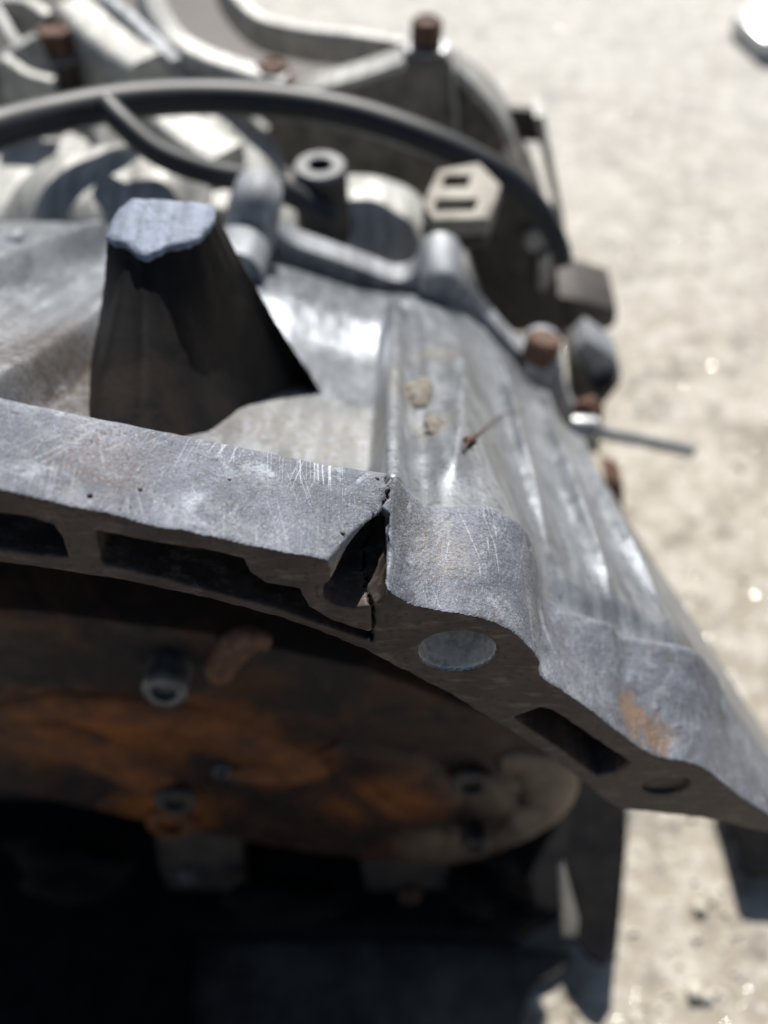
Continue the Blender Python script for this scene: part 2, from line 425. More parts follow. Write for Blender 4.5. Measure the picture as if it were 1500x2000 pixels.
# ------------------------------------------------------------------ surface nets
def surface_nets(vol, org, h):
    ins = vol < 0
    nx, ny, nz = vol.shape
    c = np.zeros((nx - 1, ny - 1, nz - 1), np.uint8)
    for i in (0, 1):
        for j in (0, 1):
            for k in (0, 1):
                c += ins[i:nx - 1 + i, j:ny - 1 + j, k:nz - 1 + k]
    act = (c > 0) & (c < 8); ii, jj, kk = np.nonzero(act)
    idx = np.full(c.shape, -1, np.int32); idx[ii, jj, kk] = np.arange(len(ii), dtype=np.int32)
    acc = np.zeros((len(ii), 3)); cnt = np.zeros(len(ii))
    corner = [(a, b, d) for a in (0, 1) for b in (0, 1) for d in (0, 1)]
    val = {q: vol[ii + q[0], jj + q[1], kk + q[2]] for q in corner}
    for q in corner:
        for ax in range(3):
            if q[ax] == 0:
                r = list(q); r[ax] = 1; r = tuple(r)
                a, b = val[q], val[r]; m = (a < 0) != (b < 0)
                t = np.where(m, a / np.where(a - b == 0, 1, a - b), 0)
                p = np.tile(np.array(q, float), (len(ii), 1)); p[:, ax] = t
                acc[m] += p[m]; cnt[m] += 1
    v = acc / cnt[:, None] + np.stack([ii, jj, kk], 1)
    V = np.array(org) + v * h
    Q = []
    for ax in range(3):
        sl0 = [slice(1, -1)] * 3; sl0[ax] = slice(0, -1); sl1 = list(sl0); sl1[ax] = slice(1, None)
        a, b = ins[tuple(sl0)], ins[tuple(sl1)]
        x, y, z = np.nonzero(a != b)
        o = [1, 1, 1]; o[ax] = 0
        x, y, z = x + o[0], y + o[1], z + o[2]
        u, w_ = [(1, 2), (2, 0), (0, 1)][ax]
        def cell(du, dw):
            q = [x.copy(), y.copy(), z.copy()]; q[u] -= du; q[w_] -= dw; return idx[q[0], q[1], q[2]]
        quad = np.stack([cell(1, 1), cell(0, 1), cell(0, 0), cell(1, 0)], 1)
        flip = ~ins[x, y, z]
        quad[flip] = quad[flip][:, ::-1]
        Q.append(quad)
    return V, np.concatenate(Q)
def poly_sdf(X, Z, P):
    P = np.array(P); d = np.full(X.shape, 1e9); ins = np.zeros(X.shape, bool); n = len(P)
    for i in range(n):
        ax, az = P[i]; bx, bz = P[(i + 1) % n]; dx, dz = bx - ax, bz - az; L = dx * dx + dz * dz + 1e-12
        t = np.clip(((X - ax) * dx + (Z - az) * dz) / L, 0, 1)
        d = np.minimum(d, np.hypot(X - ax - t * dx, Z - az - t * dz))
        if az != bz:
            c = ((az > Z) != (bz > Z)) & (X < (bx - ax) * (Z - az) / (bz - az) + ax); ins ^= c
    return np.where(ins, -d, d)
def vnoise(shape, cell, seed, h):
    """smooth value noise on a grid (trilinear)"""
    r = np.random.RandomState(seed)
    g = r.rand(*[int(s * h / cell) + 3 for s in shape]).astype(np.float32)
    out_ = g
    for ax, s in enumerate(shape):
        p = np.arange(s) * h / cell; i = p.astype(int); f = (p - i).astype(np.float32); f = f * f * (3 - 2 * f)
        sh = [1] * out_.ndim; sh[ax] = s
        f = f.reshape(sh)
        out_ = np.take(out_, i, ax) * (1 - f) + np.take(out_, i + 1, ax) * f
    return out_ - 0.5
def smax(a, b, k):
    h = np.clip(0.5 + 0.5 * (a - b) / k, 0, 1)
    return b * (1 - h) + a * h + k * h * (1 - h)

# ================================================================== TRANSMISSION
trans = thing('transmission', 'cracked grey aluminium transmission housing lying on the concrete, with rusty inside and black hose',
              'transmission', (0, 150, GROUND))
M_rim = rim_material(); M_face = face_material()
M_shell = shell_material()
M_pale = shell_material('pale_cast_aluminium', False, (0.235, 0.235, 0.222), 0.25, (0.45, 0.6))
M_grey = shell_material('dull_cast_aluminium', False, (0.19, 0.20, 0.215), 0.35, (0.5, 0.68))
M_dark = simple('greasy_dark_metal', (0.030, 0.027, 0.026), (0.075, 0.062, 0.055), 0.6, 0.2, 160, 0.4)
M_web = simple('weathered_web', (0.12, 0.11, 0.105), (0.24, 0.225, 0.20), 0.6, 0.25, 120, 0.4)
M_tanmetal = simple('weathered_tan_metal', (0.20, 0.185, 0.155), (0.32, 0.30, 0.26), 0.65, 0.1, 150, 0.4, (0.12, 0.10, 0.08))
M_shade_black = simple('shade_black', (0.005, 0.005, 0.006), (0.011, 0.0105, 0.011), 0.95, 0.0, 120, 0.5, None, 0.1)  # near-black colour deepens the shade under the bell and on the ground
M_black = simple('black_rubber', (0.010, 0.012, 0.015), (0.018, 0.021, 0.026), 0.5, 0.0, 300, 0.1)
M_rust = simple('rust', (0.05, 0.026, 0.018), (0.17, 0.08, 0.045), 0.7, 0.1, 500, 0.5, (0.06, 0.03, 0.02))
M_orange = simple('orange_rust', (0.09, 0.026, 0.006), (0.19, 0.062, 0.012), 0.75, 0.1, 120, 0.4, (0.05, 0.02, 0.012))
def rustplate_material():
    n = NM('rust_stained_steel'); b = n.noise(30, 5, 0.65, None, 1.2); f = n.noise(160, 6, 0.7)
    base = n.mix(n.ramp(b, [(0.42, 0), (0.60, 1)]), (0.010, 0.008, 0.009), (0.050, 0.020, 0.011))
    org_ = n.blob(atY(180, 1440, 43), 34, 0.35)
    for a, b_, r in ((420, 1430, 22), (560, 1500, 22), (330, 1590, 24), (760, 1560, 30)): org_ = n.mth('MAXIMUM', org_, n.blob(atY(a, b_, 43), r, 0.35))
    base = n.mix(n.mth('MULTIPLY', org_, n.ramp(b, [(0.36, 0.15), (0.58, 0.9)])), base, (0.25, 0.085, 0.018))
    tan = n.mth('MAXIMUM', n.blob(atY(1040, 1560, 43), 22, 0.3), n.blob(atY(880, 1660, 43), 24, 0.3))
    base = n.mix(n.mth('MULTIPLY', tan, n.ramp(f, [(0.36, 0.2), (0.6, 0.9)])), base, (0.24, 0.185, 0.135))
    n.bump(b, 0.6, 4.0); n.bump(f, 0.4, 0.6)
    return n.fin(base, n.ramp(f, [(0.35, 0.45), (0.65, 0.75)]), 0.2, 0.4)
M_rustplate = rustplate_material()
M_tan = simple('tan_ridge', (0.10, 0.075, 0.055), (0.24, 0.185, 0.14), 0.6, 0.1, 60, 0.4, (0.07, 0.025, 0.012))  # paler tan for the ridge at the cover's right end
M_dullbolt = simple('oily_bolt', (0.06, 0.065, 0.07), (0.15, 0.16, 0.165), 0.5, 0.3, 300, 0.3)
M_mid = simple('weathered_aluminium', (0.10, 0.105, 0.11), (0.17, 0.175, 0.18), 0.6, 0.2, 200, 0.3)
M_steel = simple('dull_steel', (0.22, 0.23, 0.24), (0.40, 0.41, 0.42), 0.4, 0.7, 300, 0.2)

# ---- flange: band + machined face, with bolt holes, pockets, broken bore and crack
front_out = [(-150, 922), (0, 958), (60, 972), (130, 988), (220, 1006), (300, 1030), (370, 1040), (450, 1058), (540, 1076), (640, 1095),
             (690, 1112), (740, 1142), (765, 1158), (800, 1180), (850, 1193), (900, 1200), (950, 1210), (1000, 1235), (1035, 1265),
             (1053, 1290), (1052, 1315), (1065, 1330), (1100, 1350), (1150, 1385), (1200, 1425), (1250, 1462), (1290, 1482), (1340, 1490),
             (1385, 1508), (1420, 1537), (1450, 1560), (1500, 1590), (1580, 1640), (1700, 1720)]
inner = [(1700, 1772), (1580, 1660), (1500, 1627), (1370, 1597), (1300, 1590), (1210, 1580), (1175, 1560), (1130, 1520), (1050, 1460), (950, 1400),
         (900, 1368), (830, 1330), (760, 1295), (720, 1275), (650, 1243), (550, 1208), (400, 1168), (250, 1137), (100, 1112), (0, 1100), (-150, 1070)]
back_out = [(-150, 735), (0, 765), (150, 797), (300, 828), (450, 858), (600, 890), (700, 907), (765, 914), (795, 940), (830, 972), (860, 984), (900, 978),
            (950, 978), (1000, 1000), (1032, 1030), (1047, 1075), (1052, 1130), (1062, 1155), (1100, 1180), (1150, 1197), (1195, 1210), (1215, 1232),
            (1290, 1245), (1360, 1262), (1400, 1310), (1440, 1390), (1500, 1470), (1600, 1580)]
FO = [atY(a, b, 0) for a, b in front_out]; IN = [atY(a, b, 0) for a, b in inner]; BO = [unback(a, b) for a, b in back_out]
hs = 0.36
org = np.array([-66.0, -1.5, -118.0]); nxyz = (int(166 / hs), int(28 / hs), int(170 / hs))
xs = org[0] + np.arange(nxyz[0]) * hs; ys = org[1] + np.arange(nxyz[1]) * hs; zs = org[2] + np.arange(nxyz[2]) * hs
X2, Z2 = np.meshgrid(xs, zs, indexing='ij')
poly_f = [(p[0], p[2]) for p in catmull(FO, 4)] + [(p[0], p[2]) for p in IN]
IB = [(p[0] + 1.0, p[2] - 2.0) for p in IN]
poly_b = [(p[0], p[2]) for p in catmull(BO, 4)] + IB
df = poly_sdf(X2, Z2, poly_f).astype(np.float32); db = poly_sdf(X2, Z2, poly_b).astype(np.float32)
yb = yback(X2).astype(np.float32)
n2 = vnoise((nxyz[0], nxyz[2]), 2.2, 3, hs) + 0.5 * vnoise((nxyz[0], nxyz[2]), 0.9, 4, hs)
Y3 = ys[None, :, None].astype(np.float32)
tt = np.clip(Y3 / yb[:, None, :], 0, 1)
vol = df[:, None, :] * (1 - tt) + db[:, None, :] * tt
n3 = vnoise(nxyz, 3.0, 11, hs) * 0.5 + vnoise(nxyz, 1.2, 12, hs) * 0.28
vol += n3 * 0.55
vol += 0.42 * n2[:, None, :] * np.clip(1 - Y3 / 2.2, 0, 1)
vol = smax(vol, Y3 - yb[:, None, :], 2.4)
vol = np.maximum(vol, -Y3 + 0.12 * n3)
def sub(v, c): return np.maximum(v, -c)
X3 = xs[:, None, None].astype(np.float32); Z3 = zs[None, None, :].astype(np.float32)
# open bolt hole, right through
hc = atY(893, 1274, 0)
dh = np.hypot(X3 - hc[0], Z3 - hc[2]) - 6.0
vol = sub(vol, dh + 0 * Y3); vol = sub(vol, (np.hypot(X3 - hc[0], Z3 - hc[2]) - 6.5 + np.abs(Y3) * 0.9))
# shallow plugged hole
h2 = atY(1300, 1534, 0)
vol = sub(vol, np.maximum(np.hypot(X3 - h2[0], Z3 - h2[2]) - 4.6, Y3 - 1.1 - 0.3 * n3))
# pockets
pockets = [([(-150, 985), (-40, 998), (60, 1012), (105, 1026), (122, 1050), (134, 1090), (60, 1083), (-150, 1050)], 14),
           ([(183, 1035), (300, 1060), (400, 1075), (478, 1092), (488, 1118), (520, 1140), (585, 1152), (603, 1186), (650, 1214), (722, 1236),
             (720, 1252), (640, 1226), (540, 1190), (430, 1160), (300, 1126), (197, 1102)], 14),
           ([(1000, 1402), (1055, 1383), (1080, 1388), (1228, 1488), (1205, 1508), (1165, 1516), (1090, 1462)], 16)]
for P, dep in pockets:
    q = [(p[0], p[2]) for p in (atY(a, b, 0) for a, b in P)]
    d2 = poly_sdf(X2, Z2, q).astype(np.float32) + 0.25 * n2
    vol = sub(vol, smax(d2[:, None, :] + 0.06 * Y3, Y3 - dep, 2.0))
# the broken bore and the chip torn out above it
bc = atY(692, 1158, 0)
bore = np.maximum(np.hypot((X3 - bc[0]), (Z3 - bc[2] )* 1.15) - 4.6, Y3 - 15.0)
chip_xy = [(-8.4, -3), (-8.0, -0.5), (-7.2, 1.0), (-5.2, 5.4), (-3.2, 8.6), (-1.2, 11.2), (0.35, 12.9), (0.8, 12.5), (0.6, 9), (1.0, 6), (0.9, 3), (-0.7, 0.3), (-0.9, -3)]
XX, YY = np.meshgrid(xs, ys, indexing='ij')
c2 = poly_sdf(XX, YY, chip_xy).astype(np.float32)
chip = np.maximum(c2[:, :, None] + (0.10 * (vnoise((nxyz[0], nxyz[1]), 0.9, 8, hs)[:, :, None])), bc[2] + 1.0 - Z3 )
cutv = np.minimum(bore, chip) + 0.3 * n3
vol = sub(vol, cutv)
# crack: thin jagged gap running back from the chip and down through the web
rs = np.random.RandomState(5)
jag = np.cumsum(rs.randn(nxyz[1]) * 0.25); jag -= np.linspace(0, jag[-1], nxyz[1])
jz = np.cumsum(rs.randn(nxyz[2]) * 0.13); jz -= np.linspace(0, jz[-1], nxyz[2])
xc = (0.55 + jag)[None, :, None] + (jz[None, None, :] * 0.6) + 0.03 * (Y3 - 12) - 2.4 * np.clip((bc[2] + 3 - Z3) / 6, 0, 1)
gap = 0.24 + 0.10 * np.sin(Y3 * 1.7) + 0.55 * np.exp(-((Y3 - 20.5) / 1.6) ** 2)
crack = np.abs(X3 - xc) - gap
crack = np.maximum(crack, bc[2] - 14.0 - Z3)
vol = sub(vol, crack.astype(np.float32))
V, Q = surface_nets(vol.astype(np.float32), org, hs)
del vol, crack, chip, bore, cutv, n3
# split: machined face (and everything looking at us from pockets) / band
fc = V[Q].mean(1)
a = V[Q[:, 1]] - V[Q[:, 0]]; b = V[Q[:, 3]] - V[Q[:, 0]]; fn = np.cross(a, b); fn /= np.linalg.norm(fn, axis=1)[:, None] + 1e-9
hole_wall = (np.hypot(fc[:, 0] - hc[0], fc[:, 2] - hc[2]) < 6.3) & (fc[:, 1] > 0.5)
zi = np.clip(((fc[:, 0] - org[0]) / hs).astype(int), 0, nxyz[0] - 1), np.clip(((fc[:, 2] - org[2]) / hs).astype(int), 0, nxyz[2] - 1)
depth_in = df[zi] * (1 - np.clip(fc[:, 1] / 20, 0, 1)) + db[zi] * np.clip(fc[:, 1] / 20, 0, 1)
def outd(P):
    d = np.full(X2.shape, 1e9)
    for (ax, az), (bx, bz) in zip(P[:-1], P[1:]):
        dx, dz = bx - ax, bz - az
        t = np.clip(((X2 - ax) * dx + (Z2 - az) * dz) / (dx * dx + dz * dz + 1e-9), 0, 1)
        d = np.minimum(d, np.hypot(X2 - ax - t * dx, Z2 - az - t * dz))
    return d
of = outd([(p[0], p[2]) for p in catmull(FO, 4)]); ob = outd([(p[0], p[2]) for p in catmull(BO, 4)])
tq = np.clip(fc[:, 1] / yb[zi], 0, 1)
far_from_rim = of[zi] * (1 - tq) + ob[zi] * tq > 1.7
inpock = (np.hypot(fc[:, 0] - h2[0], fc[:, 2] - h2[2]) < 4.9) & (fc[:, 1] < 3.5)
for P, dep in pockets:
    d2 = poly_sdf(X2, Z2, [(p[0], p[2]) for p in (atY(a, b, 0) for a, b in P)])
    inpock |= (d2[zi] < 1.2) & (fc[:, 1] < dep + 1)
inpock |= (np.hypot(fc[:, 0] - bc[0], fc[:, 2] - bc[2]) < 5.6) & (fc[:, 1] < 15.6) & (fc[:, 2] < bc[2] + 3.5)
isface = ((fn[:, 1] < -0.72) & (fc[:, 1] < 1.0)) | (inpock & far_from_rim) | (far_from_rim & (fn[:, 2] < 0.2)) | ((np.abs(fc[:, 0] + 2.5) < 8) & far_from_rim)
chipside = (np.abs(fc[:, 0] + 2.5) < 8) & (fc[:, 1] > 0.4) & (fc[:, 2] > bc[2] - 1)
isface &= ~hole_wall
def subset(mask, name, mat, lab=None):
    q = Q[mask]; u, inv = np.unique(q.ravel(), return_inverse=True)
    return obj(name, V[u], inv.reshape(q.shape).astype(np.int32), mat, trans)
M_torn = simple('torn_aluminium', (0.16, 0.13, 0.11), (0.34, 0.30, 0.26), 0.6, 0.3, 700, 0.5)
torn = isface & chipside
subset(~isface & ~hole_wall, 'flange_rim', M_rim)
subset(isface & ~torn, 'machined_face', M_face)
subset(torn, 'broken_edge', M_torn)
subset(hole_wall, 'bolt_hole', simple('lit_bore_aluminium', (0.62, 0.62, 0.60), (0.82, 0.82, 0.80), 0.35, 0.3, 700, 0.6, (0.40, 0.40, 0.39)))  # bright colour stands in for sunlight reaching into the bore

# ---- shell
gx = np.concatenate([np.linspace(-210, -95, 60, endpoint=False), np.arange(-95, 128, 0.62), np.linspace(128, 150, 12)])
gy = np.arange(12, 186, 0.62)
GX, GY = np.meshgrid(gx, gy, indexing='ij')
GZ = H(GX, GY) - 3.5 * sstep(9, 0, GY - yback(GX)) * sstep(24, 30, GX)
# keep the sheet under the band where the band stands on it
GZ = GZ - 16.0 * np.clip((yback(GX) - 0.5 - GY) / 4, 0, 1)
nzz = vnoise(GX.shape, 12, 21, 0.62) * 0.5 + vnoise(GX.shape, 3.2, 22, 0.62) * 0.30 + vnoise(GX.shape, 1.3, 23, 0.62) * 0.12
GZ = GZ + nzz
nx_, ny_ = GX.shape
I = np.arange(nx_ * ny_).reshape(nx_, ny_)
quads = np.stack([I[:-1, :-1], I[1:, :-1], I[1:, 1:], I[:-1, 1:]], -1).reshape(-1, 4)
keep = (GZ.ravel()[quads].min(1) > -152) & ((GY - yback(GX)).ravel()[quads].max(1) > -2.2)
obj('housing_shell', np.stack([GX, GY, GZ], -1).reshape(-1, 3), quads[keep].astype(np.int32), M_shell, trans)
# ---- pedestal (broken mounting boss): stacked sections, torn front lip
def pedestal():
    zt = 17.0
    top = [atZ(a, b, zt) for a, b in [(207, 472), (222, 430), (257, 396), (300, 398), (360, 402), (424, 408), (420, 440), (408, 458), (385, 478), (330, 492), (272, 506), (250, 488)]]
    def foot(a, b): return onH(a, b)
    base = [foot(170, 700), foot(188, 640), foot(235, 600), foot(320, 590), foot(450, 590), foot(560, 660), foot(612, 745), foot(540, 775),
            foot(470, 800), foot(415, 850), foot(300, 880), foot(160, 835)]
    # back side of the foot is hidden: place it behind the top
    for i, (dx, dy) in {2: (0, 4), 3: (4, 12), 4: (22, 16), 5: (20, -2)}.items():
        q = top[i] + np.array([dx, dy, 0]); q[2] = float(H(q[0], q[1])); base[i] = q
    P = []
    N = 26; M = 96
    def linsub(L, n=8):
        L = [np.array(p, float) for p in L]; A = np.array([lerp(L[i], L[(i + 1) % len(L)], k / n) for i in range(len(L)) for k in range(n)])
        for _ in range(1): A = (np.roll(A, 1, 0) + 2 * A + np.roll(A, -1, 0)) / 4
        return A
    tp = linsub(top); bp = linsub(base)
    # sharper corners on top
    for k in range(N + 1):
        s = k / N
        f = s ** 1.18                       # flares at the foot
        zz = lerp(tp[:, 2], bp[:, 2] - 2.5, s)
        ring = np.stack([lerp(tp[:, 0], bp[:, 0], f), lerp(tp[:, 1], bp[:, 1], f), zz], 1)
        P.append(ring)
    P = np.array(P)
    m = P.shape[1]
    # vertical fluting on the front and casting roughness
    c = P.mean(1, keepdims=True); r = P - c; r[:, :, 2] = 0
    rn = r / (np.linalg.norm(r, axis=2, keepdims=True) + 1e-6)
    for k in range(N + 1):
        for i in range(m):
            p = P[k, i]
            nn = mnoise.noise(Vector(p) / 5.0) * 0.2 + mnoise.noise(Vector(p) / 1.6) * 0.18
            fl = 0.0
            g = math.exp(-((p[0] + 44.5) / 1.4) ** 2) if rn[k, i, 1] < -0.3 else 0
            fl += 1.3 * g
            P[k, i] += rn[k, i] * (nn + fl)
    # torn lip: front of the top sags and bites
    V = P.reshape(-1, 3); F = []
    for k in range(N):
        for i in range(m):
            j = (i + 1) % m
            F.append((k * m + i, (k + 1) * m + i, (k + 1) * m + j, k * m + j))
    return V, F, P[0]
Vp, Fp, ringp = pedestal()
M_ped = simple('grimy_cast_boss', (0.005, 0.005, 0.0055), (0.012, 0.0105, 0.010), 0.7, 0.0, 110, 0.4, (0.024, 0.016, 0.012), 0.18)
obj('mounting_boss', Vp, Fp, M_ped, trans)
# broken top: rough bright slab, proud of the walls, with a torn front edge
def ped_top():
    c = ringp.mean(0); V = []; F = []; m = len(ringp)
    prof = []
    for i, p in enumerate(ringp):
        fr = max(0.0, (c[1] - p[1]) / 9.0)
        bite = mnoise.noise(Vector((p[0] / 2.2, 3.1, 0))) * 0.7 * fr + mnoise.noise(Vector((p[0] / 0.9, 9.1, 0))) * 0.3 * fr - 1.9 * math.exp(-((p[0] + 33.5) / 1.8) ** 2) * -fr
        prof.append((p, bite, fr))
    rings = [(1.0, 0.0, -1.2), (1.005, 0.7, -0.3), (0.99, 1.0, 0.0), (0.80, 1.0, 0.0), (0.6, 1.0, 0), (0.4, 1.0, 0), (0.2, 1.0, 0)]
    for s, b, dz in rings:
        for p, bite, fr in prof:
            q = c + (p - c) * s; q = q.copy()
            if s >= 1.0: q[1] += bite
            q[2] = p[2] + 1.1 + dz * (1 + 0.8 * fr * (1 + bite)) + mnoise.noise(Vector(q) / 3.5) * 0.28 + mnoise.noise(Vector(q) / 1.1) * 0.2
            V.append(q)
    for k in range(len(rings) - 1):
        for i in range(m):
            j = (i + 1) % m; F.append((k * m + i, k * m + j, (k + 1) * m + j, (k + 1) * m + i))
    F.append(tuple((len(rings) - 1) * m + i for i in range(m)))
    return V, F
M_top = shell_material('fractured_aluminium', False, (0.115, 0.135, 0.175), 0.1, (0.6, 0.75))
vt, ft = ped_top(); obj('fractured_top', vt, ft, M_top, trans)

# ---- rear joint flange with its bolt lobes
jf = [(440, 470), (455, 420), (480, 385), (515, 390), (535, 440), (570, 475), (650, 505), (720, 530), (770, 548), (805, 540), (830, 508), (865, 498), (895, 525),
      (925, 580), (970, 640), (1020, 690), (1045, 680), (1078, 685), (1095, 730), (1120, 800), (1160, 870)]
jp = catmull([atY(a, b, 186) for a, b in jf], 6)
jo = [np.array(p) for p in jp]
def off(P, d):
    R = []
    for i, p in enumerate(P):
        t = P[min(i + 1, len(P) - 1)] - P[max(i - 1, 0)]; t = t / np.linalg.norm(t)
        R.append(p + np.array([t[2], 0, -t[0]]) * -d)
    return R
low = [np.array([p[0] - 2, p[1], p[2] - 16]) for p in reversed(jo)]
prism('joint_flange', jo + low, (0, 9, 0), M_grey, trans, bev=1.6)
for px, py in ((862, 522), (1062, 700)):
    c = atY(px, py, 184); lathe('bolt_lobe', (c[0], 183, c[2] - 3), (0, 1, 0), [(6.2, -6), (7.2, -4), (7.4, 14), (6.6, 15)], M_grey, trans, 32)
# horn-like rounded lobe left of the joint
hp = [onH(470, 560), atY(485, 470, 176), atY(500, 400, 182), atY(505, 372, 190)]
hp[0] = np.array([hp[1][0] - 1, 150, float(H(hp[1][0] - 1, 150))])
sweep('raised_rib', catmull(hp, 8), circ(9.0, 24), M_grey, trans, up=(1, 0, 0), scale=list(np.linspace(0.9, 0.85, 25)))

# ---- rear case behind the joint: rounded pale casting
def Hr(x, y):
    h = -92 - 0.10 * (y - 195) + 8 * np.sin((y - 190) / 60.0)
    h = h - 0.010 * np.clip(np.abs(x + 30) - 20, 0, np.where(x < 0, 36, 200)) ** 2 * 0.55
    h = h - 12 * sstep(-50, -35, x) + 15 * sstep(-45, -75, x)
    d = np.hypot((x + 95) / 1.2, (y - 215)); h = h + 30 * np.exp(-(d / 34) ** 4)
    xr = np.interp(y, [190, 260, 330], [36, 34, 30]); e = x - xr
    h = h - 3 * np.where(e > 4, e, np.where(e < -4, 0, (e + 4) ** 2 / 16))
    return h
rx = np.arange(-230, 95, 2.0); ry = np.arange(187, 342, 2.0)
RX, RY = np.meshgrid(rx, ry, indexing='ij'); RZ = np.maximum(Hr(RX, RY), -280) + vnoise(RX.shape, 12, 31, 2.0) * 1.2
n1, n2_ = RX.shape; I = np.arange(n1 * n2_).reshape(n1, n2_)
rq = np.stack([I[:-1, :-1], I[1:, :-1], I[1:, 1:], I[:-1, 1:]], -1).reshape(-1, 4)
rk = (RY.ravel()[rq].max(1) < np.interp(RX.ravel()[rq].mean(1), [-60, -36], [345, 275])) & (RZ.ravel()[rq].min(1) > -200)
obj('rear_case', np.stack([RX, RY, RZ], -1).reshape(-1, 3), rq[rk].astype(np.int32), M_pale, trans)

# ---- rounded bulge of the rear case behind the joint
bc_ = np.array([-9.0, 240.0, -115.0]); nb = 48; V = []; F = []
for k in range(25):
    th = math.pi * 0.5 * k / 24
    for i in range(nb):
        ph = 2 * math.pi * i / nb; r = 36.5 * math.sin(th + 1e-3)
        p = bc_ + np.array([r * math.cos(ph), r * math.sin(ph) * 1.05, 36.5 * math.cos(th)])
        V.append(p + np.array([0, 0, mnoise.noise(Vector(p) / 9) * 0.8]))
for k in range(24):
    for i in range(nb): F.append((k * nb + i, (k + 1) * nb + i, (k + 1) * nb + (i + 1) % nb, k * nb + (i + 1) % nb))
obj('rounded_cover', V, F, M_pale, trans)
# ---- hollow post
c = atT(625, 322, 334)
po = lathe('hollow_post', (c[0], c[1], c[2] - 60), (0, 0, 1), [(11, 0), (10, 20), (9.2, 57), (9.0, 58.6), (4.2, 58.6), (3.9, 30), (0.1, 30)], M_dark, trans, 40)
lathe('post_rim', (c[0], c[1], c[2] - 1.4), (0, 0, 1), [(9.0, 0), (9.1, 0.8), (8.4, 1.6), (4.4, 1.6), (4.0, 0.6), (4.0, 0)], M_mid, po, 40)

# ---- arched black hose, over everything at the back
hz = [(-120, 300, 290), (-20, 258, 300), (100, 226, 315), (250, 199, 330), (400, 191, 342), (550, 200, 348), (700, 227, 350), (850, 279, 352), (980, 345, 358), (1050, 408, 366), (1090, 475, 372), (1104, 515, 376)]
hpth = catmull([atT(*p) for p in hz], 10)
sc = np.interp(np.linspace(0, 1, len(hpth)), [0, 0.45, 0.72, 1], [6.0, 5.9, 5.6, 3.2])
ho = sweep('hose', hpth, circ(1.0, 20), M_black, trans, scale=list(sc))

# ---- hex bolts standing in the rear brackets
def hexbolt(px, py, t, r, hh, shank, mhead=M_rust, collar=M_steel):
    c = atT(px, py, t)
    b = lathe('bolt', (c[0], c[1], c[2] - hh), (0, 0, 1), [(r, 0), (r, hh - 0.8), (r * 0.86, hh), (r * 0.6, hh), (r * 0.55, hh - 1.2), (0.1, hh - 1.2)], mhead, trans, 6)
    lathe('washer', (c[0], c[1], c[2] - hh - 2.2), (0, 0, 1), [(r * 1.35, 0), (r * 1.4, 1.5), (r * 0.9, 2.2)], collar, b, 28)
    lathe('shank', (c[0], c[1], c[2] - hh - shank), (0, 0, 1), [(r * 0.8, 0), (r * 0.8, shank - 2.3)], M_dark, b, 20)
    return b
hexbolt(105, 52, 395, 8.0, 9, 18); hexbolt(532, 122, 400, 7.0, 7, 12, collar=M_rust); hexbolt(834, 36, 398, 6.6, 10, 13)

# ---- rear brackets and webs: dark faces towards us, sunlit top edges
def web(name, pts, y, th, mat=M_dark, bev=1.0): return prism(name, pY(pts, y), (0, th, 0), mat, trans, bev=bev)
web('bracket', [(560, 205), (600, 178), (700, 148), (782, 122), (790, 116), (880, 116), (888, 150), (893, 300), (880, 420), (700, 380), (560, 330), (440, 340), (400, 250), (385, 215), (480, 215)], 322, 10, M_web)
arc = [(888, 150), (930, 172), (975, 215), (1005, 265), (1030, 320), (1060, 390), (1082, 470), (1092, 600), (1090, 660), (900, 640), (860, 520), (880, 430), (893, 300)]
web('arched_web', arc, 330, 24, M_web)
web('dark_window', [(990, 212), (1044, 216), (1058, 278), (1018, 276)], 345, 4, M_dark, 0.5)  # dark quad standing in for the bracket's window opening
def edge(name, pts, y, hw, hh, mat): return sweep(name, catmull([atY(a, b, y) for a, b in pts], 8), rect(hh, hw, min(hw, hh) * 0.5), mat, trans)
edge('sunlit_edge_strip', [(556, 200), (600, 172), (700, 143), (788, 113)], 322, 1.6, 7, M_pale)  # pale strips put the sunlight on bracket and arch edges into colour
edge('sunlit_edge_strip', [(884, 120), (930, 165), (975, 222), (1008, 300)], 330, 2.2, 9, M_pale)
edge('sunlit_edge_strip', [(1050, 206), (1066, 290), (1088, 400), (1096, 480)], 348, 2.0, 9, M_pale)
edge('sunlit_edge_strip', [(884, 150), (888, 200), (892, 262)], 321, 1.0, 2, M_pale)
# slotted bracket plate, level, in the sun
sp = pZ([(856, 332), (935, 318), (978, 362), (955, 426), (846, 428), (826, 396)], -64)
s1 = pZ([(868, 342), (920, 340), (914, 364), (864, 366)], -64); s2 = pZ([(852, 388), (936, 386), (926, 411), (846, 413)], -64)
prism('slotted_plate', sp, (0, 0, -7), M_tanmetal, trans, holes=[s1, s2], bev=0.4)
prism('plate_backing', [p + np.array([0, 2, -10]) for p in sp], (0, 0, -4), M_dark, trans, bev=0.4)
web('side_box', [(872, 430), (960, 425), (1000, 360), (1060, 420), (1088, 520), (1096, 640), (1000, 650), (900, 560)], 262, 30, M_dark)
for (a, b, rx_, ry_) in ((1044, 466, 4.5, 4.5),):
    c = atY(a, b, 259); lathe('plug', tuple(c), (0, -1, 0.3), [(4.4, -2), (4.4, 2.4), (3.6, 3.2)], M_pale, trans, 24)
web('clip', [(1052, 505), (1075, 500), (1078, 545), (1062, 575), (1048, 560)], 258, 4, M_pale)
web('lug_plate', [(1085, 578), (1150, 590), (1206, 606), (1202, 636), (1135, 668), (1085, 662)], 268, 30, M_dark, 0.8)
c = atT(1064, 664, 345); lathe('nut', tuple(c), (0.2, 0.2, 1), [(6.5, -8), (6.5, 0), (5.4, 1.2), (3, 1.2)], M_rust, trans, 24)
